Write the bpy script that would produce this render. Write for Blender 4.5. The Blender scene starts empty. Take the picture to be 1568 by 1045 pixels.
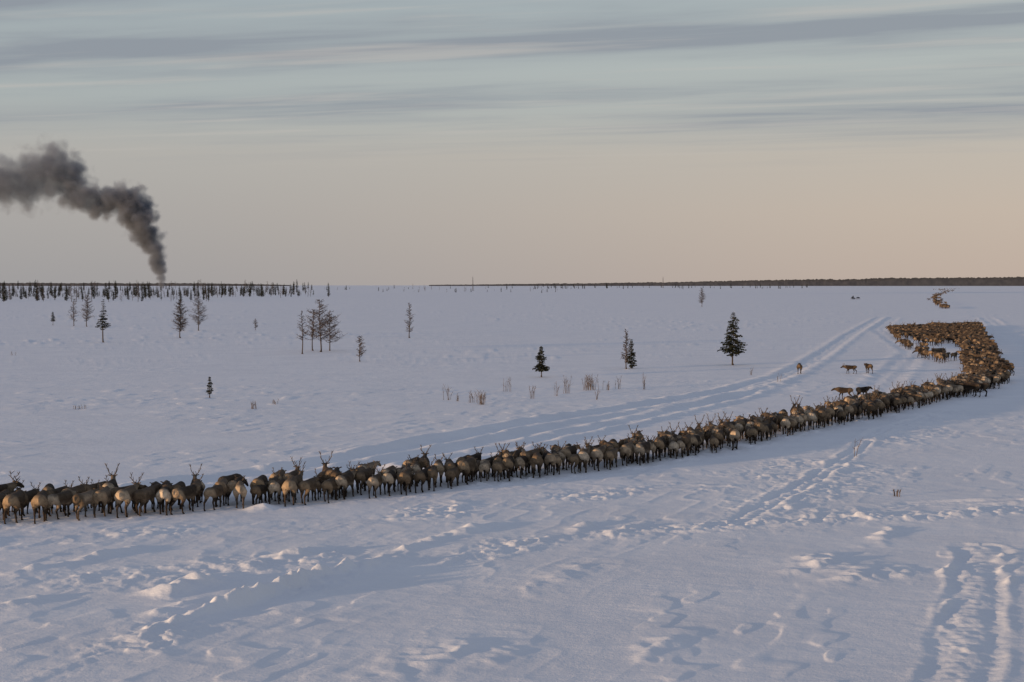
import bpy, math, random
import numpy as np
from mathutils import Vector, Matrix

random.seed(7)
scene = bpy.context.scene
COL = scene.collection
F = 2177.8
EYE = 7.2
PITCH = math.atan((522.5-437.0)/F)

# ------------------------------------------------------------------ helpers
def lin(r, g, b):
    def c(v):
        v /= 255.0
        return v/12.92 if v <= 0.04045 else ((v+0.055)/1.055)**2.4
    return (c(r), c(g), c(b), 1.0)

def survey(px, py):
    """ground position (flat datum) from photo measurements"""
    a = (px-784)/F
    b = (522.5-py)/F
    dy = math.cos(PITCH)+b*math.sin(PITCH)
    dz = -math.sin(PITCH)+b*math.cos(PITCH)
    t = EYE/-dz
    return (a*t, dy*t)

def sm(a, b, x):
    t = np.clip((x-a)/(b-a), 0, 1)
    return t*t*(3-2*t)

def vn(x, y, seed=0):
    x = np.asarray(x, dtype=np.float64); y = np.asarray(y, dtype=np.float64)
    xi = np.floor(x).astype(np.int64); yi = np.floor(y).astype(np.int64)
    fx = x-xi; fy = y-yi
    fx = fx*fx*fx*(fx*(fx*6-15)+10); fy = fy*fy*fy*(fy*(fy*6-15)+10)
    def h(i, j):
        n = (i*374761393+j*668265263+seed*974634777) & 0x7fffffff
        n = ((n ^ (n >> 13))*1274126177) & 0x7fffffff
        n = ((n ^ (n >> 16))*668265263) & 0x7fffffff
        return ((n ^ (n >> 15)) & 0xffff)/65535.0
    a = h(xi, yi); b = h(xi+1, yi); c = h(xi, yi+1); d = h(xi+1, yi+1)
    return (a*(1-fx)+b*fx)*(1-fy)+(c*(1-fx)+d*fx)*fy

def pline(x, y, pts):
    best = np.full(x.shape, 1e9); sgn = np.zeros(x.shape)
    for (ax, ay), (bx, by) in zip(pts[:-1], pts[1:]):
        dx, dy = bx-ax, by-ay
        L2 = dx*dx+dy*dy
        t = np.clip(((x-ax)*dx+(y-ay)*dy)/L2, 0, 1)
        ex = x-(ax+t*dx); ey = y-(ay+t*dy)
        d = np.sqrt(ex*ex+ey*ey)
        s = np.sign(dx*ey-dy*ex)
        m = d < best
        best = np.where(m, d, best); sgn = np.where(m, s, sgn)
    return best, sgn*best

def S(l):
    return [survey(*p) for p in l]

HERD_EDGE = S([(-140, 806), (0, 798), (100, 795), (230, 787), (380, 775), (520, 767), (640, 753), (760, 738), (860, 726),
               (980, 711), (1060, 698), (1130, 687), (1200, 668), (1260, 656), (1340, 639), (1400, 624), (1470, 607), (1510, 598), (1540, 582)])
CHURN = [
    (S([(-100, 838), (200, 820), (500, 798), (800, 770), (1100, 742), (1300, 690), (1420, 650)]), 1.3, .70),
    (S([(60, 1045), (300, 950), (500, 890), (800, 830), (1150, 800), (1400, 790), (1640, 775)]), .8, .9),
    (S([(-60, 905), (250, 880), (480, 850), (700, 812)]), 1.3, .55),
    (S([(1200, 790), (1300, 720), (1390, 670), (1450, 630)]), 2.4, .5),
    (S([(1470, 1045), (1500, 900), (1510, 840)]), .7, .25),
    (HERD_EDGE, 1.3, .6),
]
RUTS = [  # pts, half gauge, rut width, depth, lip, lip width, evenness
    (S([(240, 748), (400, 728), (480, 715), (600, 692), (800, 652), (1000, 622), (1120, 600), (1200, 577), (1250, 550), (1300, 515), (1345, 488), (1390, 470)]), .4, .28, .03, .19, .50, .85),
    (S([(640, 714), (760, 691), (860, 668), (1000, 638), (1120, 612), (1190, 586)]), .2, .2, .02, .13, .42, .7),
    (S([(1120, 800), (1220, 750), (1290, 705), (1345, 660), (1420, 640)]), .22, .12, .04, .05, .16, .2),
    (S([(1472, 1060), (1484, 980), (1494, 910), (1500, 860), (1500, 840)]), .48, .20, .035, .022, .12, .3),
    (S([(1340, 600), (1400, 540), (1345, 505), (1395, 468), (1430, 455)]), .6, .5, .03, .05, .5, .3),
    (S([(1700, 590), (1560, 520), (1500, 480), (1480, 462)]), .8, .5, .03, .07, .5, .3),
    (S([(1640, 765), (1400, 772), (1250, 795), (1120, 803)]), .2, .12, .03, .05, .2, .3),
]
MOUNDS = [  # px, py, along, across, height
    (285, 897, .8, .40, .24), (452, 850, .7, .35, .18), (380, 866, .6, .3, .13), (400, 912, 2.2, .20, .18), (490, 884, 2.2, .18, .18), (345, 930, 1.2, .2, .16),
    (1245, 865, 1.0, .5, .14), (1310, 880, 1.2, .5, .11), (1360, 820, 1.2, .35, .11), (1390, 876, .6, .5, .10),
    (720, 812, 1.1, .35, .13), (640, 1010, 1.6, .5, .06), (1020, 985, 1.2, .35, .05), (860, 880, 1.6, .5, .05),
    (160, 850, .8, .3, .12), (60, 870, .8, .3, .12), (1532, 856, .5, .15, .12), (1536, 872, .4, .14, .10), (1455, 872, .6, .12, .11), (1548, 890, .4, .12, .09), (1452, 925, .8, .10, .09), (1445, 960, .6, .08, .06),
    (760, 1000, 1.2, .4, .05), (250, 935, .8, .25, .10), (30, 925, 1., .3, .10), (895, 805, .8, .3, .12), (395, 778, .5, .35, .15),
    (1240, 755, .8, .2, .08), (640, 835, 1.2, .2, .11), (560, 868, 1., .2, .12), (700, 1000, .9, .2, .06), (960, 812, .9, .25, .1),
]
MOUNDS = [(survey(a, b), c, d, e) for a, b, c, d, e in MOUNDS]

def height(x, y):
    x = np.atleast_1d(np.asarray(x, dtype=np.float64)); y = np.atleast_1d(np.asarray(y, dtype=np.float64))
    r = np.hypot(x, y)
    u = x*.45+y*.89; v = x*.89-y*.45
    wx = (vn(x/3, y/3, 11)-.5)*1.6
    wf = (vn(x/.45, y/.45, 12)-.5)
    near = 1-sm(90, 170, r)
    mid = 1-sm(150, 350, r)
    close = 1-sm(48, 85, r)
    h = (vn(x/17, y/17, 1)-.5)*(.06+.04*close)
    h += (vn(x/90, y/110, 2)-.5)*.28*sm(80, 200, r)
    h += (vn((u+wx)/9, (v+wx*.4)/3.2, 3)-.5)*(.01+.03*close)
    m1 = sm(.45, .8, vn(x/8, y/8, 5))
    rd = 1-np.abs(2*vn((u+wx)/2.2, (v+wx*.5)/.8, 6)-1)
    h += rd**3*.024*(.02+m1)*mid
    rd2 = 1-np.abs(2*vn((u+wx)/.9, (v+wx*.5)/.35, 8)-1)
    h += rd2**2*.009*(.1+m1)*near
    # wind-cut crust plates
    m3 = sm(.50, .72, vn(x/4.5+9, y/6, 25))
    h += sm(.52, .74, vn((u+wx*.4+wf*.3)/1.3, (v+wf*.25)/.45, 24))*.024*m3*(1-sm(70, 140, r))
    h += (vn(x/.5, y/.4, 9)-.5)*.010*near
    far = sm(55, 100, r)*(1-sm(500, 1500, r))
    m2 = .15+sm(.4, .75, vn(x/22, y/30, 16))
    ld = sm(.74, .97, vn((x+wx*.5)/1.1, y/1.3, 15))
    h += ld*.06*far*m2
    sel = np.where((y > 5) & (r < 330) & (np.abs(x) < y*.62+3))[0]
    if len(sel):
        xs = x[sel]; ys = y[sel]; rs = r[sel]
        us = u[sel]; vs = v[sel]; wfs = wf[sel]
        hs = np.zeros(len(sel)); cm = np.zeros(len(sel))
        for pts, w, a in CHURN:
            d, _ = pline(xs, ys, pts)
            cm = np.maximum(cm, a*np.exp(-(d/w)**2))
        cm = cm*(.2+1.0*sm(.3, .7, vn(xs/2.6, ys/2.6, 19)))
        lump = sm(.55, .85, vn((xs+wfs*.2)/.36, (ys+wfs*.2)/.38, 20))*.060+sm(.5, .8, vn(xs/.16, ys/.18, 21))*.028+sm(.58, .80, vn((us+wfs*.4)/.9, (vs+wfs*.3)/.42, 22))*.055
        hs += cm*lump*(1-sm(120, 220, rs))
        for i, (pts, g, a, dep, lip, lw, ev) in enumerate(RUTS):
            d, s = pline(xs, ys, pts)
            s = s+(vn(xs/1.7, ys/1.7, 33+i)-.5)*.3
            q = np.abs(np.abs(s)-g)
            out = np.abs(s)-g-a-lw
            brk = ev+(1.2-ev)*sm(.35, .8, vn(xs/1.3+i*7, ys/1.3, 30))
            lp = lip*(1-.62*sm(70, 125, rs)) if i < 2 else lip
            hs += -dep*np.exp(-(q/a)**2)+lp*brk*np.exp(-(out/lw)**2)
            hs += .03*np.exp(-(d/(g+.4))**2)*(vn(xs/.2, ys/.2, 31)-.5)
        for (cx, cy), al, ac, hh in MOUNDS:
            du = (xs-cx)*.45+(ys-cy)*.89; dv = (xs-cx)*.89-(ys-cy)*.45
            dv = dv+(vn(xs/.6, ys/.6, 40)-.5)*1.1*ac+wfs*.4*ac; du = du+(vn(xs/.5, ys/.5, 42)-.5)*1.1*al
            e = np.exp(-(du/al)**2-np.abs(dv/ac)**2.0)
            hs += hh*e*(.55+.9*vn(xs/.25, ys/.25, 41))
        h[sel] += hs
    return h

def hz(x, y):
    return float(height(x, y)[0])

# ------------------------------------------------------------------ materials
def new_mat(name):
    m = bpy.data.materials.new(name); m.use_nodes = True
    nt = m.node_tree
    return m, nt, nt.nodes["Principled BSDF"]

def simple_mat(name, c1, c2, scale=6.0, rough=.85, spec=.2):
    m, nt, b = new_mat(name)
    tc = nt.nodes.new("ShaderNodeTexCoord")
    n = nt.nodes.new("ShaderNodeTexNoise"); n.inputs["Scale"].default_value = scale; n.inputs["Detail"].default_value = 2
    nt.links.new(tc.outputs["Object"], n.inputs["Vector"])
    r = nt.nodes.new("ShaderNodeValToRGB")
    r.color_ramp.elements[0].position = .35; r.color_ramp.elements[1].position = .68
    r.color_ramp.elements[0].color = (*c1, 1); r.color_ramp.elements[1].color = (*c2, 1)
    nt.links.new(n.outputs["Fac"], r.inputs["Fac"])
    nt.links.new(r.outputs["Color"], b.inputs["Base Color"])
    b.inputs["Roughness"].default_value = rough
    b.inputs["Specular IOR Level"].default_value = spec
    return m

def snow_mat():
    m, nt, b = new_mat("snow")
    L = nt.links.new
    tc = nt.nodes.new("ShaderNodeTexCoord")
    mp = nt.nodes.new("ShaderNodeMapping"); mp.inputs["Rotation"].default_value = (0, 0, -math.radians(63)); mp.inputs["Scale"].default_value = (1, 1.5, 1)
    L(tc.outputs["Object"], mp.inputs["Vector"])
    n1 = nt.nodes.new("ShaderNodeTexNoise"); n1.inputs["Scale"].default_value = 2.6; n1.inputs["Detail"].default_value = 5; n1.inputs["Roughness"].default_value = .68
    L(mp.outputs["Vector"], n1.inputs["Vector"])
    n2 = nt.nodes.new("ShaderNodeTexNoise"); n2.inputs["Scale"].default_value = 16; n2.inputs["Detail"].default_value = 3; n2.inputs["Roughness"].default_value = .65
    L(tc.outputs["Object"], n2.inputs["Vector"])
    b1 = nt.nodes.new("ShaderNodeBump"); b1.inputs["Strength"].default_value = .6; b1.inputs["Distance"].default_value = .038
    b2 = nt.nodes.new("ShaderNodeBump"); b2.inputs["Strength"].default_value = .5; b2.inputs["Distance"].default_value = .014
    L(n1.outputs["Fac"], b1.inputs["Height"]); L(n2.outputs["Fac"], b2.inputs["Height"])
    L(b1.outputs["Normal"], b2.inputs["Normal"]); L(b2.outputs["Normal"], b.inputs["Normal"])
    n3 = nt.nodes.new("ShaderNodeTexNoise"); n3.inputs["Scale"].default_value = .25; n3.inputs["Detail"].default_value = 4
    L(mp.outputs["Vector"], n3.inputs["Vector"])
    r = nt.nodes.new("ShaderNodeValToRGB")
    r.color_ramp.elements[0].position = .3; r.color_ramp.elements[1].position = .7
    r.color_ramp.elements[0].color = (.72, .735, .77, 1); r.color_ramp.elements[1].color = (.79, .80, .825, 1)
    L(n3.outputs["Fac"], r.inputs["Fac"]); L(r.outputs["Color"], b.inputs["Base Color"])
    b.inputs["Roughness"].default_value = .75; b.inputs["Specular IOR Level"].default_value = .15
    return m

M_SNOW = snow_mat()
M_BARK = simple_mat("larch_bark", (.045, .035, .03), (.09, .07, .055), 5)
M_TWIG = simple_mat("larch_twig", (.05, .038, .033), (.09, .068, .055), 3)
M_NEEDLE = simple_mat("spruce_needles", (.010, .013, .008), (.030, .034, .02), 3.5)
M_DRY = simple_mat("dry_willow", (.08, .06, .048), (.16, .12, .09), 4)
M_FOREST = simple_mat("far_forest", (.045, .05, .063), (.07, .075, .088), .02)  # distance haze painted into the base colour: lighter and bluer than near trees
M_ANTLER = simple_mat("antler", (.06, .045, .035), (.13, .10, .075), 6, .6)
M_DARK = simple_mat("dark_plastic", (.012, .012, .014), (.03, .03, .03), 3, .45, .4)
M_WOOD = simple_mat("sledge_wood", (.12, .08, .05), (.2, .14, .09), 5)
M_CLOTH = simple_mat("rider_cloth", (.03, .035, .05), (.06, .06, .08), 5)
M_STEEL = simple_mat("mast_steel", (.08, .08, .09), (.14, .14, .15), 2, .5, .4)

def fur_mat():
    m, nt, b = new_mat("reindeer_fur")
    N = nt.nodes.new; L = nt.links.new
    tc = N("ShaderNodeTexCoord"); oi = N("ShaderNodeObjectInfo")
    sep = N("ShaderNodeSeparateXYZ"); L(tc.outputs["Object"], sep.inputs[0])
    nz = N("ShaderNodeTexNoise"); nz.inputs["Scale"].default_value = 4.5; nz.inputs["Detail"].default_value = 5; nz.inputs["Roughness"].default_value = .65
    add = N("ShaderNodeVectorMath"); add.operation = 'ADD'
    mul = N("ShaderNodeMath"); mul.operation = 'MULTIPLY'; mul.inputs[1].default_value = 37.0
    L(oi.outputs["Random"], mul.inputs[0])
    L(tc.outputs["Object"], add.inputs[0]); L(mul.outputs[0], add.inputs[1]); L(add.outputs[0], nz.inputs["Vector"])
    def math_(op, a, bb):
        n = N("ShaderNodeMath"); n.operation = op
        for i, v in enumerate((a, bb)):
            if isinstance(v, (int, float)): n.inputs[i].default_value = v
            else: L(v, n.inputs[i])
        return n.outputs[0]
    def rng(v, a, c):
        n = N("ShaderNodeMapRange"); n.interpolation_type = 'SMOOTHSTEP'
        n.inputs["From Min"].default_value = a; n.inputs["From Max"].default_value = c
        L(v, n.inputs["Value"]); return n.outputs["Result"]
    def mix(f, a, c):
        n = N("ShaderNodeMix"); n.data_type = 'RGBA'
        L(f, n.inputs[0])
        for k, v in ((6, a), (7, c)):
            if isinstance(v, tuple): n.inputs[k].default_value = (*v, 1)
            else: L(v, n.inputs[k])
        return n.outputs[2]
    oc = N("ShaderNodeSeparateColor"); L(oi.outputs["Color"], oc.inputs[0])
    wob = math_('MULTIPLY', math_('SUBTRACT', nz.outputs["Fac"], .5), .5)
    xw = math_('ADD', sep.outputs["X"], wob); zw = math_('ADD', sep.outputs["Z"], wob)
    base = N("ShaderNodeValToRGB"); cr = base.color_ramp
    cr.elements[0].position = 0; cr.elements[0].color = (.022, .017, .014, 1)
    cr.elements[1].position = 1; cr.elements[1].color = (.32, .255, .185, 1)
    for p, c in ((.25, (.06, .045, .033)), (.6, (.115, .084, .057)), (.88, (.18, .135, .093))):
        e = cr.elements.new(p); e.color = (*c, 1)
    L(math_('MULTIPLY', oi.outputs["Random"], oc.outputs[0]), base.inputs["Fac"])
    frac = math_('MULTIPLY', math_('FRACT', math_('MULTIPLY', oi.outputs["Random"], 7.13), 0), oc.outputs[0])
    pale = N("ShaderNodeValToRGB"); cr = pale.color_ramp
    cr.elements[0].position = 0; cr.elements[0].color = (.13, .095, .063, 1)
    cr.elements[1].position = 1; cr.elements[1].color = (.68, .57, .43, 1)
    e = cr.elements.new(.45); e.color = (.36, .265, .17, 1)
    L(frac, pale.inputs["Fac"])
    rump = math_('SUBTRACT', 1.0, rng(xw, -.55, -.28))
    low = rng(zw, .45, .6)
    rumpm = math_('MULTIPLY', rump, low)
    neck = math_('MULTIPLY', rng(xw, .42, .62), math_('SUBTRACT', 1.0, rng(xw, .85, .95)))
    belly = math_('SUBTRACT', 1.0, rng(zw, .5, .74))
    c = mix(math_('MULTIPLY', rumpm, .9), base.outputs["Color"], pale.outputs["Color"])
    c = mix(math_('MULTIPLY', neck, .5), c, pale.outputs["Color"])
    c = mix(math_('MULTIPLY', math_('MULTIPLY', belly, low), .5), c, pale.outputs["Color"])
    back = rng(zw, .87, 1.0)
    c = mix(math_('MULTIPLY', back, .65), c, (.05, .043, .04))
    leg = math_('SUBTRACT', 1.0, rng(zw, .40, .58))
    c = mix(math_('MULTIPLY', leg, .8), c, (.042, .031, .025))
    var = N("ShaderNodeMix"); var.data_type = 'RGBA'; var.blend_type = 'MULTIPLY'; var.inputs[0].default_value = .8
    L(c, var.inputs[6])
    rr = N("ShaderNodeValToRGB"); rr.color_ramp.elements[0].position = .32; rr.color_ramp.elements[0].color = (.45, .43, .42, 1)
    rr.color_ramp.elements[1].position = .65; rr.color_ramp.elements[1].color = (1.3, 1.25, 1.2, 1)
    L(nz.outputs["Fac"], rr.inputs["Fac"]); L(rr.outputs["Color"], var.inputs[7])
    L(var.outputs[2], b.inputs["Base Color"])
    b.inputs["Roughness"].default_value = .9; b.inputs["Specular IOR Level"].default_value = .08
    n2 = N("ShaderNodeTexNoise"); n2.inputs["Scale"].default_value = 22
    L(tc.outputs["Object"], n2.inputs["Vector"])
    bp = N("ShaderNodeBump"); bp.inputs["Strength"].default_value = .8; bp.inputs["Distance"].default_value = .03
    L(n2.outputs["Fac"], bp.inputs["Height"]); L(bp.outputs["Normal"], b.inputs["Normal"])
    return m
M_FUR = fur_mat()

# ------------------------------------------------------------------ mesh buffer
class Buf:
    def __init__(self):
        self.v = []; self.f = []; self.m = []
    def tube(self, pts, rad, seg=6, mat=0, ref=None, cap=True):
        pts = [Vector(p) for p in pts]
        n = len(pts)
        d = (pts[-1]-pts[0]).normalized()
        if ref is None:
            ref = Vector((1, 0, 0)) if abs(d.z) > .7 else Vector((0, 0, 1))
        else: ref = Vector(ref)
        base = len(self.v)
        for i, p in enumerate(pts):
            t = (pts[min(i+1, n-1)]-pts[max(i-1, 0)]).normalized()
            s = t.cross(ref)
            s = s.normalized() if s.length > 1e-5 else Vector((0, 1, 0))
            q = s.cross(t)
            r = rad[i]
            ra, rb = r if isinstance(r, tuple) else (r, r)
            for k in range(seg):
                a = 2*math.pi*k/seg
                self.v.append(p+s*(ra*math.cos(a))+q*(rb*math.sin(a)))
        for i in range(n-1):
            for k in range(seg):
                k2 = (k+1) % seg
                self.f.append((base+i*seg+k, base+i*seg+k2, base+(i+1)*seg+k2, base+(i+1)*seg+k)); self.m.append(mat)
        if cap:
            self.f.append(tuple(base+k for k in reversed(range(seg)))); self.m.append(mat)
            self.f.append(tuple(base+(n-1)*seg+k for k in range(seg))); self.m.append(mat)
    def face(self, pts, mat=0):
        b = len(self.v); self.v.extend(Vector(p) for p in pts)
        self.f.append(tuple(range(b, b+len(pts)))); self.m.append(mat)
    def box(self, c, s, mat=0, top=1.0):
        b = len(self.v); cx, cy, cz = c; sx, sy, sz = [q/2 for q in s]
        for z, k in ((-sz, 1), (sz, top)):
            for x, y in ((-sx, -sy), (sx, -sy), (sx, sy), (-sx, sy)):
                self.v.append(Vector((cx+x*k, cy+y*k, cz+z)))
        for f in ((3, 2, 1, 0), (4, 5, 6, 7), (0, 1, 5, 4), (1, 2, 6, 5), (2, 3, 7, 6), (3, 0, 4, 7)):
            self.f.append(tuple(b+i for i in f)); self.m.append(mat)
    def mesh(self, name, mats, smooth=False):
        me = bpy.data.meshes.new(name)
        me.from_pydata([tuple(v) for v in self.v], [], self.f)
        for m in mats: me.materials.append(m)
        me.polygons.foreach_set("material_index", self.m)
        if smooth: me.polygons.foreach_set("use_smooth", [True]*len(self.f))
        me.update()
        return me

def obj(name, me, loc=(0, 0, 0), rot=0, scale=1, parent=None):
    o = bpy.data.objects.new(name, me)
    o.location = loc; o.rotation_euler = (0, 0, rot)
    o.scale = scale if isinstance(scale, (tuple, list)) else (scale,)*3
    COL.objects.link(o)
    if parent: o.parent = parent
    return o

def empty(name, loc=(0, 0, 0)):
    o = bpy.data.objects.new(name, None); o.location = loc; o.empty_display_size = .5
    COL.objects.link(o); return o

# ------------------------------------------------------------------ ground: one polar sheet
def build_ground():
    fine = np.radians(np.linspace(-23, 23, 900))
    rest = np.radians(np.linspace(23, 337, 120))[1:-1]
    ang = np.concatenate([fine, rest])
    r1 = 3*np.exp(np.linspace(0, math.log(22/3), 14))
    r2 = 22*np.exp(np.linspace(0, math.log(130/22), 800))[1:]
    r3 = 130*np.exp(np.linspace(0, math.log(40000/130), 360))[1:]
    rad = np.concatenate([r1, r2, r3])
    A, R = np.meshgrid(ang, rad)
    X = (R*np.sin(A)).ravel(); Y = (R*np.cos(A)).ravel()
    Z = height(X, Y)
    nA, nR = len(ang), len(rad)
    V = np.empty((nA*nR+1, 3)); V[:-1, 0] = X; V[:-1, 1] = Y; V[:-1, 2] = Z
    V[-1] = (0, 0, 0)
    i = np.arange(nR-1)[:, None]*nA; j = np.arange(nA)[None, :]; j2 = (j+1) % nA
    Q = np.stack([i+j, i+j2, i+nA+j2, i+nA+j], -1).reshape(-1, 4)[:, ::-1]
    c = nA*nR
    T = np.stack([np.full(nA, c), (np.arange(nA)+1) % nA, np.arange(nA)], -1)
    me = bpy.data.meshes.new("snow_ground")
    me.vertices.add(len(V)); me.vertices.foreach_set("co", V.ravel())
    nl = Q.size+T.size
    me.loops.add(nl); me.loops.foreach_set("vertex_index", np.concatenate([Q.ravel(), T.ravel()]).astype(np.int32))
    me.polygons.add(len(Q)+len(T))
    st = np.concatenate([np.arange(len(Q))*4, Q.size+np.arange(len(T))*3]).astype(np.int32)
    me.polygons.foreach_set("loop_start", st)
    me.update(calc_edges=True); me.validate()
    me.polygons.foreach_set("use_smooth", np.ones(len(me.polygons), dtype=bool))
    me.materials.append(M_SNOW)
    n = me.polygons[1000].normal
    if n.z < 0: me.flip_normals()
    obj("snow_ground", me)
build_ground()

# ------------------------------------------------------------------ reindeer
def deer_mesh(name, head=0.0, turn=0.0, ph=0.0, antler=1.0, seed=0, low=False, fat=1.0):
    rd = random.Random(seed)
    b = Buf()
    hy = turn
    if low:
        neck = [((.60, 0, .78), (.12, .17)), ((.76, hy*.4, .72), (.10, .13)), ((.90, hy*.7, .66), (.08, .11)),
                ((1.00, hy, .60), (.08, .095)), ((1.10, hy*1.2, .52), (.066, .076)), ((1.19, hy*1.4, .43), (.05, .055)), ((1.24, hy*1.5, .38), (.038, .038))]
    else:
        neck = [((.60, 0, .84), (.12, .175)), ((.73, hy*.4, .90+head*.5), (.095, .145)), ((.84, hy*.7, .96+head*.9), (.08, .11)),
                ((.93, hy, .99+head), (.08, .095)), ((1.04, hy*1.3, .94+head), (.066, .08)), ((1.14, hy*1.6, .88+head), (.05, .058)), ((1.20, hy*1.8, .84+head), (.038, .038))]
    trunk = [((-.64, 0, .83), (.08, .10)), ((-.58, 0, .82), (.165, .16)), ((-.43, 0, .80), (.215, .20)), ((-.22, 0, .78), (.215, .195)),
             ((.05, 0, .755), (.23, .225)), ((.28, 0, .745), (.22, .25)), ((.45, 0, .78), (.18, .225))]
    trunk = [(p, (a*fat, c)) for p, (a, c) in trunk]
    al = trunk+neck
    b.tube([p for p, _ in al], [r for _, r in al], 14, ref=(0, 0, 1))
    b.tube([(.45, 0, .65), (.62, hy*.2, .69), (.78, hy*.5, .76 if not low else .58)], [.10, .09, .05], 8)
    b.tube([(-.60, 0, .90), (-.67, 0, .86), (-.68, 0, .77)], [.04, .045, .022], 6)
    hp = Vector(neck[3][0])
    for s in (-1, 1):
        b.tube([hp+Vector((-.04, s*.06, .05)), hp+Vector((-.07, s*.13, .08)), hp+Vector((-.08, s*.18, .09))], [.022, .03, .014], 6)
    A = .18
    for k, s in enumerate((-1, 1)):
        p1 = math.sin(ph+k*math.pi); lift = max(0, math.cos(ph+k*math.pi))*.07
        f = p1*A
        b.tube([(-.44, s*.10, .80), (-.40+f*.15, s*.14, .68), (-.33+f*.35, s*.15, .55), (-.42+f*.6, s*.135, .44), (-.52+f*.75, s*.13, .36+lift*.5),
                (-.49+f*.9, s*.13, .22+lift), (-.48+f, s*.13, .085+lift), (-.43+f, s*.13, .035+lift), (-.40+f, s*.13, .0+lift)],
               [.15, (.105, .16), (.072, .105), (.05, .06), .044, .031, .032, .043, .05], 8, ref=(0, 1, 0))
        p2 = math.sin(ph+k*math.pi+1.9); lift = max(0, math.cos(ph+k*math.pi+1.9))*.07
        f = p2*A
        b.tube([(.34, s*.11, .76), (.33+f*.1, s*.13, .64), (.31+f*.3, s*.125, .52), (.34+f*.6+lift*.5, s*.12, .40), (.36+f*.75+lift*.6, s*.12, .32+lift*.6),
                (.355+f*.9, s*.12, .19+lift), (.35+f, s*.12, .085+lift), (.38+f, s*.12, .035+lift), (.41+f, s*.12, lift)],
               [.12, .105, .072, .048, .045, .031, .033, .043, .05], 8, ref=(0, 1, 0))
    me0 = b.mesh(name+"_raw", [M_FUR])
    o = bpy.data.objects.new("tmp", me0); COL.objects.link(o)
    mo = o.modifiers.new("r", 'REMESH'); mo.mode = 'VOXEL'; mo.voxel_size = .019; mo.use_smooth_shade = True
    s_ = o.modifiers.new("s", 'SMOOTH'); s_.factor = .5; s_.iterations = 2
    dg = bpy.context.evaluated_depsgraph_get()
    ev = bpy.data.meshes.new_from_object(o.evaluated_get(dg), depsgraph=dg)
    bpy.data.objects.remove(o)
    a = Buf()
    if antler > 0:
        k = antler
        for s in (-1, 1):
            r_ = lambda q: rd.uniform(-q, q)
            B = hp+Vector((-.02, s*.045, .07))
            P = [B, B+Vector((-.12*k, s*.10*k, .13*k)), B+Vector((-.20*k+r_(.03), s*.18*k+r_(.03), .30*k)), B+Vector((-.14*k+r_(.05), s*.24*k+r_(.05), .46*k)), B+Vector((.0+r_(.06), s*.22*k+r_(.06), .60*k))]
            a.tube(P, [.018, .016, .014, .012, .008], 6)
            a.tube([P[0], P[0]+Vector((.10*k, s*.01, .09*k)), P[0]+Vector((.19*k, s*.0, .16*k))], [.014, .012, .008], 5)
            a.tube([P[1], P[1]+Vector((.13*k, s*.05*k, .12*k)), P[1]+Vector((.2*k, s*.08*k, .22*k))], [.013, .011, .007], 5)
            a.tube([P[2], P[2]+Vector((-.13*k, s*.03, .10*k))], [.012, .007], 5)
            a.tube([P[3], P[3]+Vector((-.10*k, s*.02, .16*k))], [.012, .007], 5)
            a.tube([P[3], P[3]+Vector((.03*k, s*.1*k, .17*k))], [.011, .007], 5)
    for s in (-1, 1):
        e = hp+Vector((.06, s*.070, .01))
        a.tube([e+Vector((-.012, 0, 0)), e, e+Vector((.012, 0, 0))], [.006, .014, .006], 6, mat=1)
    n0 = len(ev.vertices); f0 = len(ev.polygons)
    vs = np.empty(n0*3); ev.vertices.foreach_get("co", vs)
    V = [tuple(q) for q in vs.reshape(-1, 3)]+[tuple(q) for q in a.v]
    Fc = [tuple(p.vertices) for p in ev.polygons]+[tuple(n0+i for i in f) for f in a.f]
    me = bpy.data.meshes.new(name); me.from_pydata(V, [], Fc)
    for m in (M_FUR, M_ANTLER, M_DARK): me.materials.append(m)
    me.polygons.foreach_set("material_index", [0]*f0+[1+m for m in a.m])
    me.polygons.foreach_set("use_smooth", [True]*len(Fc))
    me.update()
    bpy.data.meshes.remove(ev)
    return me

DEER = [
    deer_mesh("reindeer_a", -.04, 0, 0.3, .6, 1),
    deer_mesh("reindeer_b", -.16, .05, 1.6, 0, 2, fat=1.08),
    deer_mesh("reindeer_c", .01, -.08, 2.7, .8, 3),
    deer_mesh("reindeer_d", -.18, .03, 3.9, .5, 4, fat=.95),
    deer_mesh("reindeer_e", -.08, -.03, 5.0, 0, 5),
    deer_mesh("reindeer_f", -.12, .10, 5.8, .5, 6, fat=1.05),
    deer_mesh("reindeer_g", 0, .04, 2.0, 0, 7, low=True),
    deer_mesh("reindeer_h", .02, .06, 0.9, .7, 8),
]
herd = empty("reindeer_herd")
deer_list = []
def add_deer(x, y, hd, sc=None, parent=herd, me=None, tone=None):
    sc = sc or random.choice((.77, .81, .84, .87, .9, .93, .71))
    tone = tone or 1.0
    deer_list.append((x, y, hd, sc, parent, me or random.choices(DEER, (3, 4.4, 1.2, 3.2, 4.4, 3.2, 2.2, 1.5))[0], tone))

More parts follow.
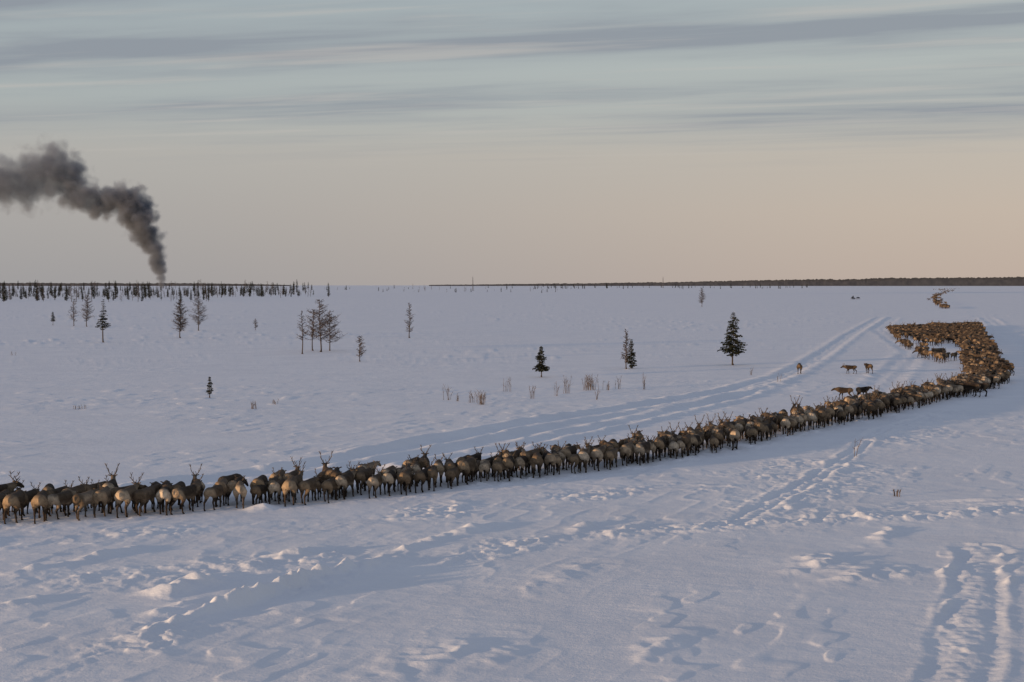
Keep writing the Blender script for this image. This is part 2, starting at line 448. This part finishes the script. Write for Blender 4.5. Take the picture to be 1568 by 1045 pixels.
def walk(pts, step):
    out = []; acc = 0
    for (ax, ay), (bx, by) in zip(pts[:-1], pts[1:]):
        L = math.hypot(bx-ax, by-ay)
        while acc < L:
            t = acc/L
            out.append((ax+(bx-ax)*t, ay+(by-ay)*t, math.atan2(by-ay, bx-ax)))
            acc += step
        acc -= L
    return out
for row in range(3):
    for x, y, h in walk(HERD_EDGE, .62):
        o = row*.86+random.uniform(-.25, .35)+.1
        al = row*.25+random.uniform(-.18, .18)
        if random.random() < (.08, .08, .3)[row]: continue
        X = x+math.cos(h)*al-math.sin(h)*o; Y = y+math.sin(h)*al+math.cos(h)*o
        want = math.radians(93 if x < 0 else 85)
        hd = h*.12+want*.88+math.radians(random.gauss(0, 15))
        add_deer(X, Y, hd)
def inside(p, poly):
    x, y = p; c = False
    for (x1, y1), (x2, y2) in zip(poly, poly[1:]+poly[:1]):
        if (y1 > y) != (y2 > y) and x < (x2-x1)*(y-y1)/(y2-y1)+x1: c = not c
    return c
POLY = S([(1362, 508), (1400, 503), (1500, 500), (1508, 520), (1523, 540), (1528, 560), (1548, 573), (1538, 588), (1505, 601), (1474, 600), (1484, 582), (1480, 566), (1470, 556), (1455, 552), (1440, 558), (1420, 553), (1388, 536)])
HOLE = S([(1438, 527), (1460, 528), (1475, 540), (1480, 560), (1462, 553), (1440, 546), (1434, 536)])
SPARSE = S([(1375, 518), (1440, 526), (1438, 545), (1450, 560), (1400, 556), (1380, 535)])
xs = [p[0] for p in POLY]; ys = [p[1] for p in POLY]
placed = []; tries = 0
while len(placed) < 620 and tries < 60000:
    tries += 1
    p = (random.uniform(min(xs), max(xs)), random.uniform(min(ys), max(ys)))
    if not inside(p, POLY) or inside(p, HOLE): continue
    md = 1.2
    if inside(p, SPARSE):
        if vn(p[0]/3.0, p[1]/9.0, 77) < .52: continue
        md = 1.4
    if any((p[0]-q[0])**2+(p[1]-q[1])**2 < md**2 for q in placed): continue
    placed.append(p)
    hd = math.radians(random.gauss(95, 35)) if p[1] < 170 else math.radians(random.gauss(110, 45))
    add_deer(p[0], p[1], hd, tone=.42)
FARL = [(1448, 473), (1440, 469), (1432, 460), (1434, 453), (1446, 449), (1453, 445.5), (1432, 443.5), (1466, 442.2)]
for i in range(170):
    t = random.random()**1.0*(len(FARL)-1.001); k = int(t); t -= k
    px = FARL[k][0]*(1-t)+FARL[k+1][0]*t+random.gauss(0, 3.6); py = FARL[k][1]*(1-t)+FARL[k+1][1]*t+random.gauss(0, .6)
    x, y = survey(px, max(py, 441.3))
    add_deer(x, y, math.radians(random.gauss(90, 60)), 1.05, tone=.35)
for px, py, hd, k, sc in ((1303, 573, 150, 3, .72), (1224, 574, 80, 4, .85), (1330, 573, 100, 4, .8), (1294, 612, 140, 1, .78), (1320, 611, 35, 4, .78),
                          (1486, 609, 160, 4, .9), (1500, 607, 145, 0, .9), (1334, 644, 75, 1, .9)):
    x, y = survey(px, py)
    deer_list.append((x, y, math.radians(hd), sc, None, DEER[k], .05))
zz = height([d[0] for d in deer_list], [d[1] for d in deer_list])
for (x, y, hd, sc, par, me, tone), z in zip(deer_list, zz):
    o = obj("reindeer", me, (x, y, z-.03), hd, sc, par)
    o.color = (tone, tone, tone, 1)

# ------------------------------------------------------------------ trees
def larch(h, w, seed, n=46, dens=1.0, low=.16):
    rd = random.Random(seed); b = Buf()
    lean = (rd.uniform(-.02, .02)*h, rd.uniform(-.02, .02)*h)
    def tr(t): return Vector((lean[0]*t*t+.015*h*math.sin(t*5+seed), lean[1]*t*t, h*t))
    R = .012*h+.012
    b.tube([tr(i/8) for i in range(9)], [R*(1-.85*i/8) for i in range(9)], 7)
    b.tube([Vector((0, 0, -.25)), Vector((0, 0, .02)), Vector((0, 0, .15))], [R*1.6, R*1.5, R], 7)
    n = int(n*dens*1.25)
    for i in range(n):
        t = low+(.985-low)*(i+rd.random())/n
        a = rd.uniform(0, 6.283)
        prof = (1-t)**.55*min(1, (t-.05)*4)*1.15+.12
        L = w*.5*prof*rd.uniform(.45, 1.2)
        p0 = tr(t); d = Vector((math.cos(a), math.sin(a), rd.uniform(-.05, .5)))
        p1 = p0+d*L*.5; p2 = p1+(d+Vector((0, 0, .3)))*L*.5
        b.tube([p0, p1, p2], [.022, .017, .009], 4, mat=1, cap=False)
        for j in range(int(7*dens)+3):
            s = rd.uniform(.15, 1); q = p0.lerp(p1, s*2) if s < .5 else p1.lerp(p2, s*2-1)
            e = Vector((rd.gauss(0, 1), rd.gauss(0, 1), rd.gauss(.4, .7))).normalized()*L*rd.uniform(.18, .45)
            b.tube([q, q+e], [.013, .008], 3, mat=1, cap=False)
    return b.mesh("larch_tree", [M_BARK, M_TWIG])

def spruce(h, w, seed, dens=1.0, bare=.14, lo=0):
    rd = random.Random(seed); b = Buf()
    R = .014*h+.01
    def tr(t): return Vector((.012*h*math.sin(t*4+seed), .01*h*math.sin(t*3), h*t))
    b.tube([tr(i/6) for i in range(7)], [R*(1-.9*i/6) for i in range(7)], 6)
    b.tube([Vector((0, 0, -.25)), Vector((0, 0, .02)), Vector((0, 0, .15))], [R*1.6, R*1.5, R], 7)
    lev = int(26*dens)
    bulge = [rd.uniform(.65, 1.2) for _ in range(9)]
    for i in range(lev):
        t = bare+(1-bare)*(i+.3*rd.random())/lev
        q = (t-bare)/(1-bare)
        prof = (1-q)**.75*min(1, .55+q*4)*bulge[int(q*8.9)]+.06
        for j in range(7 if q < .85 else 5):
            a = rd.uniform(0, 6.283)
            L = w*.5*prof*rd.uniform(.6, 1.15)
            p0 = tr(t); d = Vector((math.cos(a), math.sin(a), 0))
            p1 = p0+d*L*.6+Vector((0, 0, -.10*L)); p2 = p0+d*L+Vector((0, 0, -.22*L+.05))
            b.tube([p0, p1, p2], [.014, .010, .004], 3, mat=0, cap=False)
            nn = max(5, int(L/.055)) if not lo else 5
            for k in range(nn):
                s = .12+.88*(k+rd.random())/nn
                c = p0.lerp(p1, s/.6) if s < .6 else p1.lerp(p2, (s-.6)/.4)
                sz = rd.uniform(.09, .17)*(1.0 if not lo else 2.2)*min(1.3, .6+L)
                sd = Vector((-d.y, d.x, 0))*rd.choice((-1, 1))
                e = (sd*rd.uniform(.2, 1)+d*rd.uniform(0, .9)+Vector((0, 0, rd.uniform(-.9, .15)))).normalized()*sz
                f = Vector((rd.gauss(0, 1), rd.gauss(0, 1), rd.gauss(0, 1))).cross(e).normalized()*sz*.26
                b.face([c-f, c+e*.5-f*1.1, c+e, c+e*.5+f*1.1, c+f], 1)
    return b.mesh("spruce_tree", [M_BARK, M_NEEDLE])

def place(kind, px, base, top, wpx, seed, **k):
    x, y = survey(px, base)
    hh = (base-top)/F*y; ww = wpx/F*y
    me = (larch if kind == 'larch_tree' else spruce)(hh, ww, seed, **k)
    return obj(kind, me, (x, y, hz(x, y)), random.uniform(0, 6))

place('spruce_tree', 1122, 560, 478, 42, 1, dens=1.25, bare=.2)
place('spruce_tree', 829, 578, 530, 23, 2, dens=1., bare=.22)
place('spruce_tree', 967, 565, 520, 22, 3, dens=.9, bare=.05)
place('larch_tree', 959, 566, 504, 15, 4, n=60)
place('larch_tree', 627, 518, 464, 18, 5, n=50)
place('larch_tree', 463, 543, 476, 20, 6, n=34, low=.3)
place('larch_tree', 479, 538, 474, 38, 7, n=44, low=.25)
place('larch_tree', 491, 540, 459, 44, 8, n=60, low=.2)
place('larch_tree', 505, 538, 478, 44, 9, n=50, low=.2)
place('larch_tree', 551, 555, 515, 22, 10, n=36)
place('larch_tree', 276, 518, 459, 26, 11, n=75, dens=1.5)
place('larch_tree', 304, 507, 454, 27, 12, n=60, dens=1.2)
place('spruce_tree', 158, 525, 458, 22, 13, dens=.75, bare=.3)
place('larch_tree', 133, 501, 452, 20, 14, n=60, dens=1.3)
place('larch_tree', 113, 500, 458, 16, 15, n=50)
place('spruce_tree', 81, 499, 478, 10, 16, dens=.6, bare=.3)
place('spruce_tree', 321, 610, 577, 10, 17, dens=.45, bare=.2)
place('larch_tree', 1075, 470, 441, 12, 18, n=70, dens=1.3)
place('larch_tree', 391, 506, 488, 9, 19, n=30)
place('larch_tree', 430, 456, 436, 8, 20, n=30)

def shrub(h, w, seed, n):
    rd = random.Random(seed); b = Buf()
    for i in range(n):
        x0 = rd.gauss(0, w*.22); y0 = rd.gauss(0, w*.2)
        H = h*rd.uniform(.45, 1.0); dx = rd.gauss(0, .18)*H; dy = rd.gauss(0, .15)*H
        p = [Vector((x0, y0, -.2)), Vector((x0+dx*.4, y0+dy*.4, H*.5)), Vector((x0+dx, y0+dy, H))]
        b.tube(p, [.012, .010, .005], 4, cap=False)
        for j in range(4):
            s = p[1].lerp(p[2], rd.uniform(-.3, .8))
            b.tube([s, s+Vector((rd.gauss(0, .10), rd.gauss(0, .1), rd.uniform(.1, .25)))*H], [.007, .004], 3, cap=False)
    return b.mesh("willow_shrub", [M_DRY])
for i, (px, base, top, w, n) in enumerate([(686, 613, 586, 12, 6), (700, 615, 600, 8, 5), (722, 617, 597, 14, 8), (738, 620, 597, 18, 20), (776, 600, 573, 10, 6), (816, 611, 589, 8, 6),
        (852, 607, 575, 8, 4), (866, 603, 574, 12, 8), (902, 598, 573, 24, 32), (914, 613, 595, 6, 4), (930, 598, 582, 10, 7), (947, 596, 575, 8, 5), (988, 597, 573, 8, 5),
        (1192, 588, 572, 6, 3), (388, 627, 612, 14, 12), (122, 627, 620, 20, 12), (1374, 760, 745, 14, 10), (1308, 700, 658, 5, 2), (1150, 575, 562, 6, 4), (420, 620, 612, 20, 7), (20, 545, 538, 10, 6)]):
    x, y = survey(px, base)
    obj("willow_shrub", shrub((base-top)/F*y, w/F*y, 100+i, n), (x, y, hz(x, y)))

FT = [spruce(8, 2.4, 201, dens=.8, bare=.10, lo=1), spruce(8, 1.8, 202, dens=.6, bare=.22, lo=1), larch(8, 2.8, 203, n=40, dens=1.0),
      spruce(8, 3.0, 204, dens=.8, bare=.06, lo=1), larch(8, 2.0, 205, n=30, dens=1.2)]
dist_e = empty("distant_trees")
def far_tree(px, base, hpx, k=None):
    x, y = survey(px, base)
    s = hpx/F*y/8
    w = s*random.uniform(.8, 1.25)
    obj("tree", FT[k if k is not None else random.choices(range(5), (3, 3, 2, 2, 2))[0]], (x, y, -.2), random.uniform(0, 6), (w, w, s), dist_e)
for i in range(175):
    px = random.uniform(-60, 345) if i < 130 else random.uniform(300, 450)
    base = random.uniform(453, 463) if px < 320 else random.uniform(449, 455)
    far_tree(px, base, (base-random.uniform(430, 446))*random.choice((1, 1, .8, .6)))
for i in range(430):
    px = -80+560*random.random()**1.3
    base = random.uniform(443, 456)
    far_tree(px, base, random.uniform(5, 17))
for i in range(60):
    px = random.uniform(430, 860)
    far_tree(px, random.uniform(441.5, 449), random.uniform(3, 9))
for i in range(90):
    px = random.gauss(865, 22) if i < 34 else random.uniform(900, 1240)
    far_tree(px, random.uniform(440.5, 443), random.uniform(3.5, 8), random.choice((0, 3, 1)))
for px in (400, 383, 373, 352, 208, 20, 45, 64, 90, 503):
    far_tree(px, 455, random.uniform(17, 23), 0)

def forest_band():
    D = 13000.0
    V = []; Fc = []
    xs_ = np.arange(-8600, 8600, 7.0)
    pxs = xs_/D*F+784
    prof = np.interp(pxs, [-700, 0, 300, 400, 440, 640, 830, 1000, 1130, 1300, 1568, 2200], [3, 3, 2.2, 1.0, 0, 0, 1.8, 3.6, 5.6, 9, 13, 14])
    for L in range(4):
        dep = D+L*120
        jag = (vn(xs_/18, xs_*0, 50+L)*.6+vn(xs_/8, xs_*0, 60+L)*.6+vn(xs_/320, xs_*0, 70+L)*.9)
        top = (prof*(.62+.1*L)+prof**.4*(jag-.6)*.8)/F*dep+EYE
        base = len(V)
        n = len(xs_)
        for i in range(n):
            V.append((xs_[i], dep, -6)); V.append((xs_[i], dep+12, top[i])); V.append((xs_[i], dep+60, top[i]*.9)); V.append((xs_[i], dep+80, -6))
        for i in range(n-1):
            if prof[i] < .15 or prof[i+1] < .15: continue
            a = base+i*4
            for k in range(3): Fc.append((a+k, a+4+k, a+5+k, a+1+k))
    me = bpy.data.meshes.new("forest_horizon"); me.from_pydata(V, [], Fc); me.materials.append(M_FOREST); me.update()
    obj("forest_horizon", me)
forest_band()

def mast(px, hpx, d):
    x = (px-784)/F*d; H = hpx/F*d+EYE
    b = Buf(); w = H*.05
    for a in range(3):
        c, s = math.cos(a*2.094), math.sin(a*2.094)
        b.tube([(c*w, s*w, -1), (c*w*.2, s*w*.2, H)], [H*.012, H*.009], 5)
        for i in range(9):
            t0, t1 = i/9, (i+1)/9; c2, s2 = math.cos((a+1)*2.094), math.sin((a+1)*2.094)
            k0 = w*(1-.8*t0); k1 = w*(1-.8*t1)
            b.tube([(c*k0, s*k0, H*t0), (c2*k1, s2*k1, H*t1)], [H*.004]*2, 4)
            b.tube([(c*k1, s*k1, H*t1), (c2*k1, s2*k1, H*t1)], [H*.004]*2, 4)
    b.tube([(0, 0, H), (0, 0, H*1.12)], [H*.006, H*.004], 4)
    obj("radio_mast", b.mesh("radio_mast", [M_STEEL]), (x, d, 0))
mast(724, 12, 1800); mast(1015, 12, 3500)

def snowmobile(px, py, rot, k):
    x, y = survey(px, py)
    root = empty("snowmobile", (x, y, hz(x, y))); root.rotation_euler = (0, 0, rot); root.scale = (k, k, k)
    b = Buf()
    b.tube([(-1.2, 0, .45), (-.9, 0, .62), (-.2, 0, .66), (.3, 0, .72), (.8, 0, .62), (1.25, 0, .38)], [(.2, .08), (.24, .14), (.26, .16), (.38, .26), (.36, .22), (.15, .06)], 10)
    b.tube([(-1.3, 0, .22), (-1.0, 0, .18), (.2, 0, .18), (.4, 0, .25)], [(.2, .14), (.22, .18), (.22, .18), (.2, .1)], 8)
    b.face([(.45, -.28, .92), (.45, .28, .92), (.2, .22, 1.3), (.2, -.22, 1.3)])
    for s in (-1, 1):
        b.tube([(.1, s*.45, .05), (1.0, s*.45, .05), (1.35, s*.45, .2)], [(.07, .02)]*3, 6)
        b.tube([(.6, s*.2, .5), (.7, s*.45, .08)], [.03, .03], 5)
        b.tube([(.25, 0, 1.0), (.15, s*.38, 1.05)], [.02, .02], 5)
    obj("machine", b.mesh("machine", [M_DARK]), parent=root)
    r = Buf()
    r.tube([(-.35, 0, .75), (-.33, 0, .95), (-.25, 0, 1.25), (-.2, 0, 1.38), (-.18, 0, 1.45), (-.16, 0, 1.56), (-.15, 0, 1.68)], [(.2, .17), (.19, .15), (.23, .14), (.15, .1), .07, .12, .07], 10)
    for s in (-1, 1):
        r.tube([(-.3, s*.12, .8), (.08, s*.24, .78), (.05, s*.27, .4), (.15, s*.27, .33)], [.1, .085, .06, .05], 7)
        r.tube([(-.22, s*.22, 1.33), (-.08, s*.3, 1.1), (.14, s*.34, 1.05)], [.075, .06, .05], 7)
    obj("rider", r.mesh("rider", [M_CLOTH], True), parent=root)
    w = Buf()
    for s in (-1, 1):
        w.tube([(-4.4, s*.35, .08), (-2.2, s*.35, .05), (-1.9, s*.35, .22)], [(.05, .03)]*3, 5)
        for q in (-4.1, -3.3, -2.5): w.tube([(q, s*.35, .05), (q-.1, s*.28, .45)], [.03, .03], 5)
    w.box((-3.3, 0, .48), (2.2, .75, .08)); w.box((-3.4, 0, .75), (1.6, .6, .42), 1, .8)
    w.tube([(-2.2, 0, .3), (-1.3, 0, .35)], [.025, .025], 5)
    obj("sledge", w.mesh("sledge", [M_WOOD, M_CLOTH]), parent=root)
snowmobile(1306, 458.5, math.radians(215), 1.15)

# ------------------------------------------------------------------ smoke plume (real volume grid)
def smoke():
    D = 900.0; sc = D/F
    P = [(247, 447, 5), (247.5, 436, 7), (247.5, 425, 10), (246, 415, 12), (243, 404, 15), (240, 393, 18), (235, 381, 21), (230, 368, 24), (223, 354, 27), (216, 340, 31), (208, 325, 35), (200, 314, 35),
         (186, 310, 32), (168, 312, 31), (150, 307, 32), (132, 303, 31), (114, 292, 36), (98, 272, 44), (78, 260, 50), (56, 268, 52), (36, 284, 48), (14, 282, 46), (-8, 276, 46), (-34, 280, 48), (-64, 270, 52), (-100, 265, 56)]
    rd = random.Random(3)
    root = Vector(((247-784)*sc, D, 0))
    me = bpy.data.meshes.new("smoke_plume"); me.from_pydata([(0, 0, 0)], [], [])
    o = obj("smoke_plume", me, root)
    ng = bpy.data.node_groups.new("smoke_field", 'GeometryNodeTree')
    ng.interface.new_socket("Geometry", in_out='OUTPUT', socket_type='NodeSocketGeometry')
    N = ng.nodes.new; L = ng.links.new
    out = N("NodeGroupOutput"); pos = N("GeometryNodeInputPosition")
    def mt(op, a, b=None, c=None):
        n = N("ShaderNodeMath"); n.operation = op
        for i, v in enumerate((a, b, c)):
            if v is None: continue
            if isinstance(v, (int, float)): n.inputs[i].default_value = v
            else: L(v, n.inputs[i])
        return n.outputs[0]
    nz = N("ShaderNodeTexNoise"); nz.inputs["Scale"].default_value = .10; nz.inputs["Detail"].default_value = 5; nz.inputs["Roughness"].default_value = .6
    L(pos.outputs[0], nz.inputs["Vector"])
    sub = N("ShaderNodeVectorMath"); sub.operation = 'SUBTRACT'; sub.inputs[1].default_value = (.5, .5, .5); L(nz.outputs["Color"], sub.inputs[0])
    scl = N("ShaderNodeVectorMath"); scl.operation = 'SCALE'; L(sub.outputs[0], scl.inputs[0])
    sx = N("ShaderNodeSeparateXYZ"); L(pos.outputs[0], sx.inputs[0])
    amp = N("ShaderNodeMapRange"); amp.inputs["From Min"].default_value = 0; amp.inputs["From Max"].default_value = 50; amp.inputs["To Min"].default_value = 2.5; amp.inputs["To Max"].default_value = 16
    L(sx.outputs["Z"], amp.inputs["Value"]); L(amp.outputs["Result"], scl.inputs["Scale"])
    wp = N("ShaderNodeVectorMath"); wp.operation = 'ADD'; L(pos.outputs[0], wp.inputs[0]); L(scl.outputs[0], wp.inputs[1])
    cur = None
    for (px, py, r) in P:
        c = ((px-247)*sc, rd.uniform(-.2, .2)*r*sc, EYE+(437-py)*sc)
        d = N("ShaderNodeVectorMath"); d.operation = 'DISTANCE'; L(wp.outputs[0], d.inputs[0]); d.inputs[1].default_value = c
        f = mt('MULTIPLY_ADD', d.outputs["Value"], -1.0/(r*sc), 1.0)
        cur = f if cur is None else mt('MAXIMUM', cur, f)
    vo = N("ShaderNodeTexVoronoi"); vo.inputs["Scale"].default_value = .13; L(wp.outputs[0], vo.inputs["Vector"])
    e = mt('MULTIPLY_ADD', mt('SUBTRACT', .45, vo.outputs["Distance"]), .75, cur)
    mr = N("ShaderNodeMapRange"); mr.interpolation_type = 'SMOOTHSTEP'; mr.inputs["From Min"].default_value = .05; mr.inputs["From Max"].default_value = .5; L(e, mr.inputs["Value"])
    dm = N("ShaderNodeMapRange"); dm.inputs["From Min"].default_value = -75; dm.inputs["From Max"].default_value = 2; dm.inputs["To Min"].default_value = .25; dm.inputs["To Max"].default_value = 1.0
    L(sx.outputs["X"], dm.inputs["Value"])
    den = mt('MULTIPLY', mr.outputs["Result"], dm.outputs["Result"])
    vc = N("GeometryNodeVolumeCube")
    L(den, vc.inputs["Density"])
    vc.inputs["Min"].default_value = (-165, -28, -3); vc.inputs["Max"].default_value = (16, 28, 118)
    vc.inputs["Resolution X"].default_value = 210; vc.inputs["Resolution Y"].default_value = 60; vc.inputs["Resolution Z"].default_value = 140
    sm_ = N("GeometryNodeSetMaterial")
    mat = bpy.data.materials.new("smoke"); mat.use_nodes = True; nt = mat.node_tree; nt.nodes.clear()
    pv = nt.nodes.new("ShaderNodeVolumePrincipled"); mo = nt.nodes.new("ShaderNodeOutputMaterial")
    pv.inputs["Color"].default_value = (.36, .41, .52, 1); pv.inputs["Density"].default_value = .34
    nt.links.new(pv.outputs[0], mo.inputs["Volume"])
    sm_.inputs["Material"].default_value = mat; me.materials.append(mat)
    L(vc.outputs[0], sm_.inputs[0]); L(sm_.outputs[0], out.inputs[0])
    md = o.modifiers.new("smoke", 'NODES'); md.node_group = ng
smoke()

# ------------------------------------------------------------------ sky, sun, camera
SUN_EL = math.radians(4.2)
sd = Vector((-.85, -.53, 0)).normalized()          # towards the sun
sdir = Vector((sd.x*math.cos(SUN_EL), sd.y*math.cos(SUN_EL), math.sin(SUN_EL)))
w = bpy.data.worlds.new("World"); scene.world = w; w.use_nodes = True
nt = w.node_tree; nt.nodes.clear(); N = nt.nodes.new; L = nt.links.new
out = N("ShaderNodeOutputWorld"); bg = N("ShaderNodeBackground"); bg.inputs["Strength"].default_value = .1
L(bg.outputs[0], out.inputs[0])
sky = N("ShaderNodeTexSky"); sky.sky_type = 'NISHITA'; sky.sun_disc = False; sky.sun_elevation = SUN_EL; sky.sun_rotation = math.atan2(sd.x, sd.y)
tc = N("ShaderNodeTexCoord"); sep = N("ShaderNodeSeparateXYZ"); L(tc.outputs["Generated"], sep.inputs[0])
def mt(op, a, b=None, c=None, clamp=False):
    n = N("ShaderNodeMath"); n.operation = op; n.use_clamp = clamp
    for i, v in enumerate((a, b, c)):
        if v is None: continue
        if isinstance(v, (int, float)): n.inputs[i].default_value = v
        else: L(v, n.inputs[i])
    return n.outputs[0]
def rng(v, a, b, c=0, d=1):
    n = N("ShaderNodeMapRange"); n.interpolation_type = 'SMOOTHSTEP'
    for k, q in zip(("From Min", "From Max", "To Min", "To Max"), (a, b, c, d)): n.inputs[k].default_value = q
    L(v, n.inputs["Value"]); return n.outputs["Result"]
def ramp(v, st):
    r = N("ShaderNodeValToRGB"); e = r.color_ramp.elements
    while len(e) > 1: e.remove(e[-1])
    e[0].position = st[0][0]; e[0].color = lin(*st[0][1])
    for p, c in st[1:]:
        q = e.new(p); q.color = lin(*c)
    L(v, r.inputs["Fac"]); return r.outputs["Color"]
def mix(f, a, b):
    n = N("ShaderNodeMix"); n.data_type = 'RGBA'
    if isinstance(f, (int, float)): n.inputs[0].default_value = f
    else: L(f, n.inputs[0])
    for k, v in ((6, a), (7, b)):
        if isinstance(v, tuple): n.inputs[k].default_value = v
        else: L(v, n.inputs[k])
    return n.outputs[2]
Z = sep.outputs["Z"]
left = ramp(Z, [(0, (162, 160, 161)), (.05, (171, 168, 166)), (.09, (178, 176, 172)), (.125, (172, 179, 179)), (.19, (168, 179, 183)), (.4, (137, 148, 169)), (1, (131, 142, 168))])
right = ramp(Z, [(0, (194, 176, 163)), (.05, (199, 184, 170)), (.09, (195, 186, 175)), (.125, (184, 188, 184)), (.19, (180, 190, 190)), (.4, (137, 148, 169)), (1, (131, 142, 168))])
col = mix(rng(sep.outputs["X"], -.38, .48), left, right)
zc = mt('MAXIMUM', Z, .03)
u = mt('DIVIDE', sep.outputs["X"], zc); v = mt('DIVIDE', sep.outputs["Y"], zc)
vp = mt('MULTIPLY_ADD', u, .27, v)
def cvec(su, sv, off):
    c = N("ShaderNodeCombineXYZ"); L(mt('MULTIPLY', u, su), c.inputs[0]); L(mt('MULTIPLY', vp, sv), c.inputs[1]); c.inputs[2].default_value = off
    return c.outputs[0]
def noise(vec, sc, det, ro=.55, dist=0):
    n = N("ShaderNodeTexNoise"); n.inputs["Scale"].default_value = sc; n.inputs["Detail"].default_value = det; n.inputs["Roughness"].default_value = ro
    n.inputs["Distortion"].default_value = dist
    L(vec, n.inputs["Vector"]); return n.outputs["Fac"]
nA = noise(cvec(.55, 1.7, 3.3), 1.0, 5, .55, .3)
nB = noise(cvec(.35, .8, 8.1), 1.0, 4)
warp = mt('MULTIPLY', mt('SUBTRACT', nB, .5), 1.2)
vw = mt('ADD', vp, warp)
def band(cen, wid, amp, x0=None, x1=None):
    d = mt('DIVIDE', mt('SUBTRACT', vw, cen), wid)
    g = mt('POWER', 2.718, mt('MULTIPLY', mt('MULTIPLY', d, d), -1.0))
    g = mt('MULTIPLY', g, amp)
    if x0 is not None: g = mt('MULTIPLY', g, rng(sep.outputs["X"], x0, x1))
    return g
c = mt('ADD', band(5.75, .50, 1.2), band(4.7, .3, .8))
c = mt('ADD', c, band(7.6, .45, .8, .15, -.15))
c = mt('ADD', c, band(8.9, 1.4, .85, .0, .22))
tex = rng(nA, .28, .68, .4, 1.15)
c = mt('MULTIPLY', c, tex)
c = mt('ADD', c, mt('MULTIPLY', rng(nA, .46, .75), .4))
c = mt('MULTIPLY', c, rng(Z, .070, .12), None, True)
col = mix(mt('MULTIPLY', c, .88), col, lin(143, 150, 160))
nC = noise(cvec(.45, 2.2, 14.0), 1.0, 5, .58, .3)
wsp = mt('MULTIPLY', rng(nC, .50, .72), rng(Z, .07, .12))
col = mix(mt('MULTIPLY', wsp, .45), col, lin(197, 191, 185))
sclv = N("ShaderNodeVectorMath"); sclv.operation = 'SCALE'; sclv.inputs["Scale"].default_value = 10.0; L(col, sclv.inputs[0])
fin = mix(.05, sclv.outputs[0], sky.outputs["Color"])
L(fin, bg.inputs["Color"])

sun = bpy.data.lights.new("sun", 'SUN'); sun.energy = 4.6; sun.angle = math.radians(.9); sun.color = (1.0, .67, .40)
so = bpy.data.objects.new("sun", sun); COL.objects.link(so)
so.rotation_euler = sdir.to_track_quat('Z', 'Y').to_euler(); so.location = (-40, -30, 30)

cam = bpy.data.cameras.new("camera"); co = bpy.data.objects.new("camera", cam); COL.objects.link(co)
cam.lens = 50; cam.sensor_width = 36; cam.clip_start = .1; cam.clip_end = 60000
co.location = (0, 0, EYE); co.rotation_euler = (math.pi/2-PITCH, 0, 0)
scene.camera = co
scene.view_settings.view_transform = 'Standard'; scene.view_settings.look = 'None'; scene.view_settings.exposure = 0
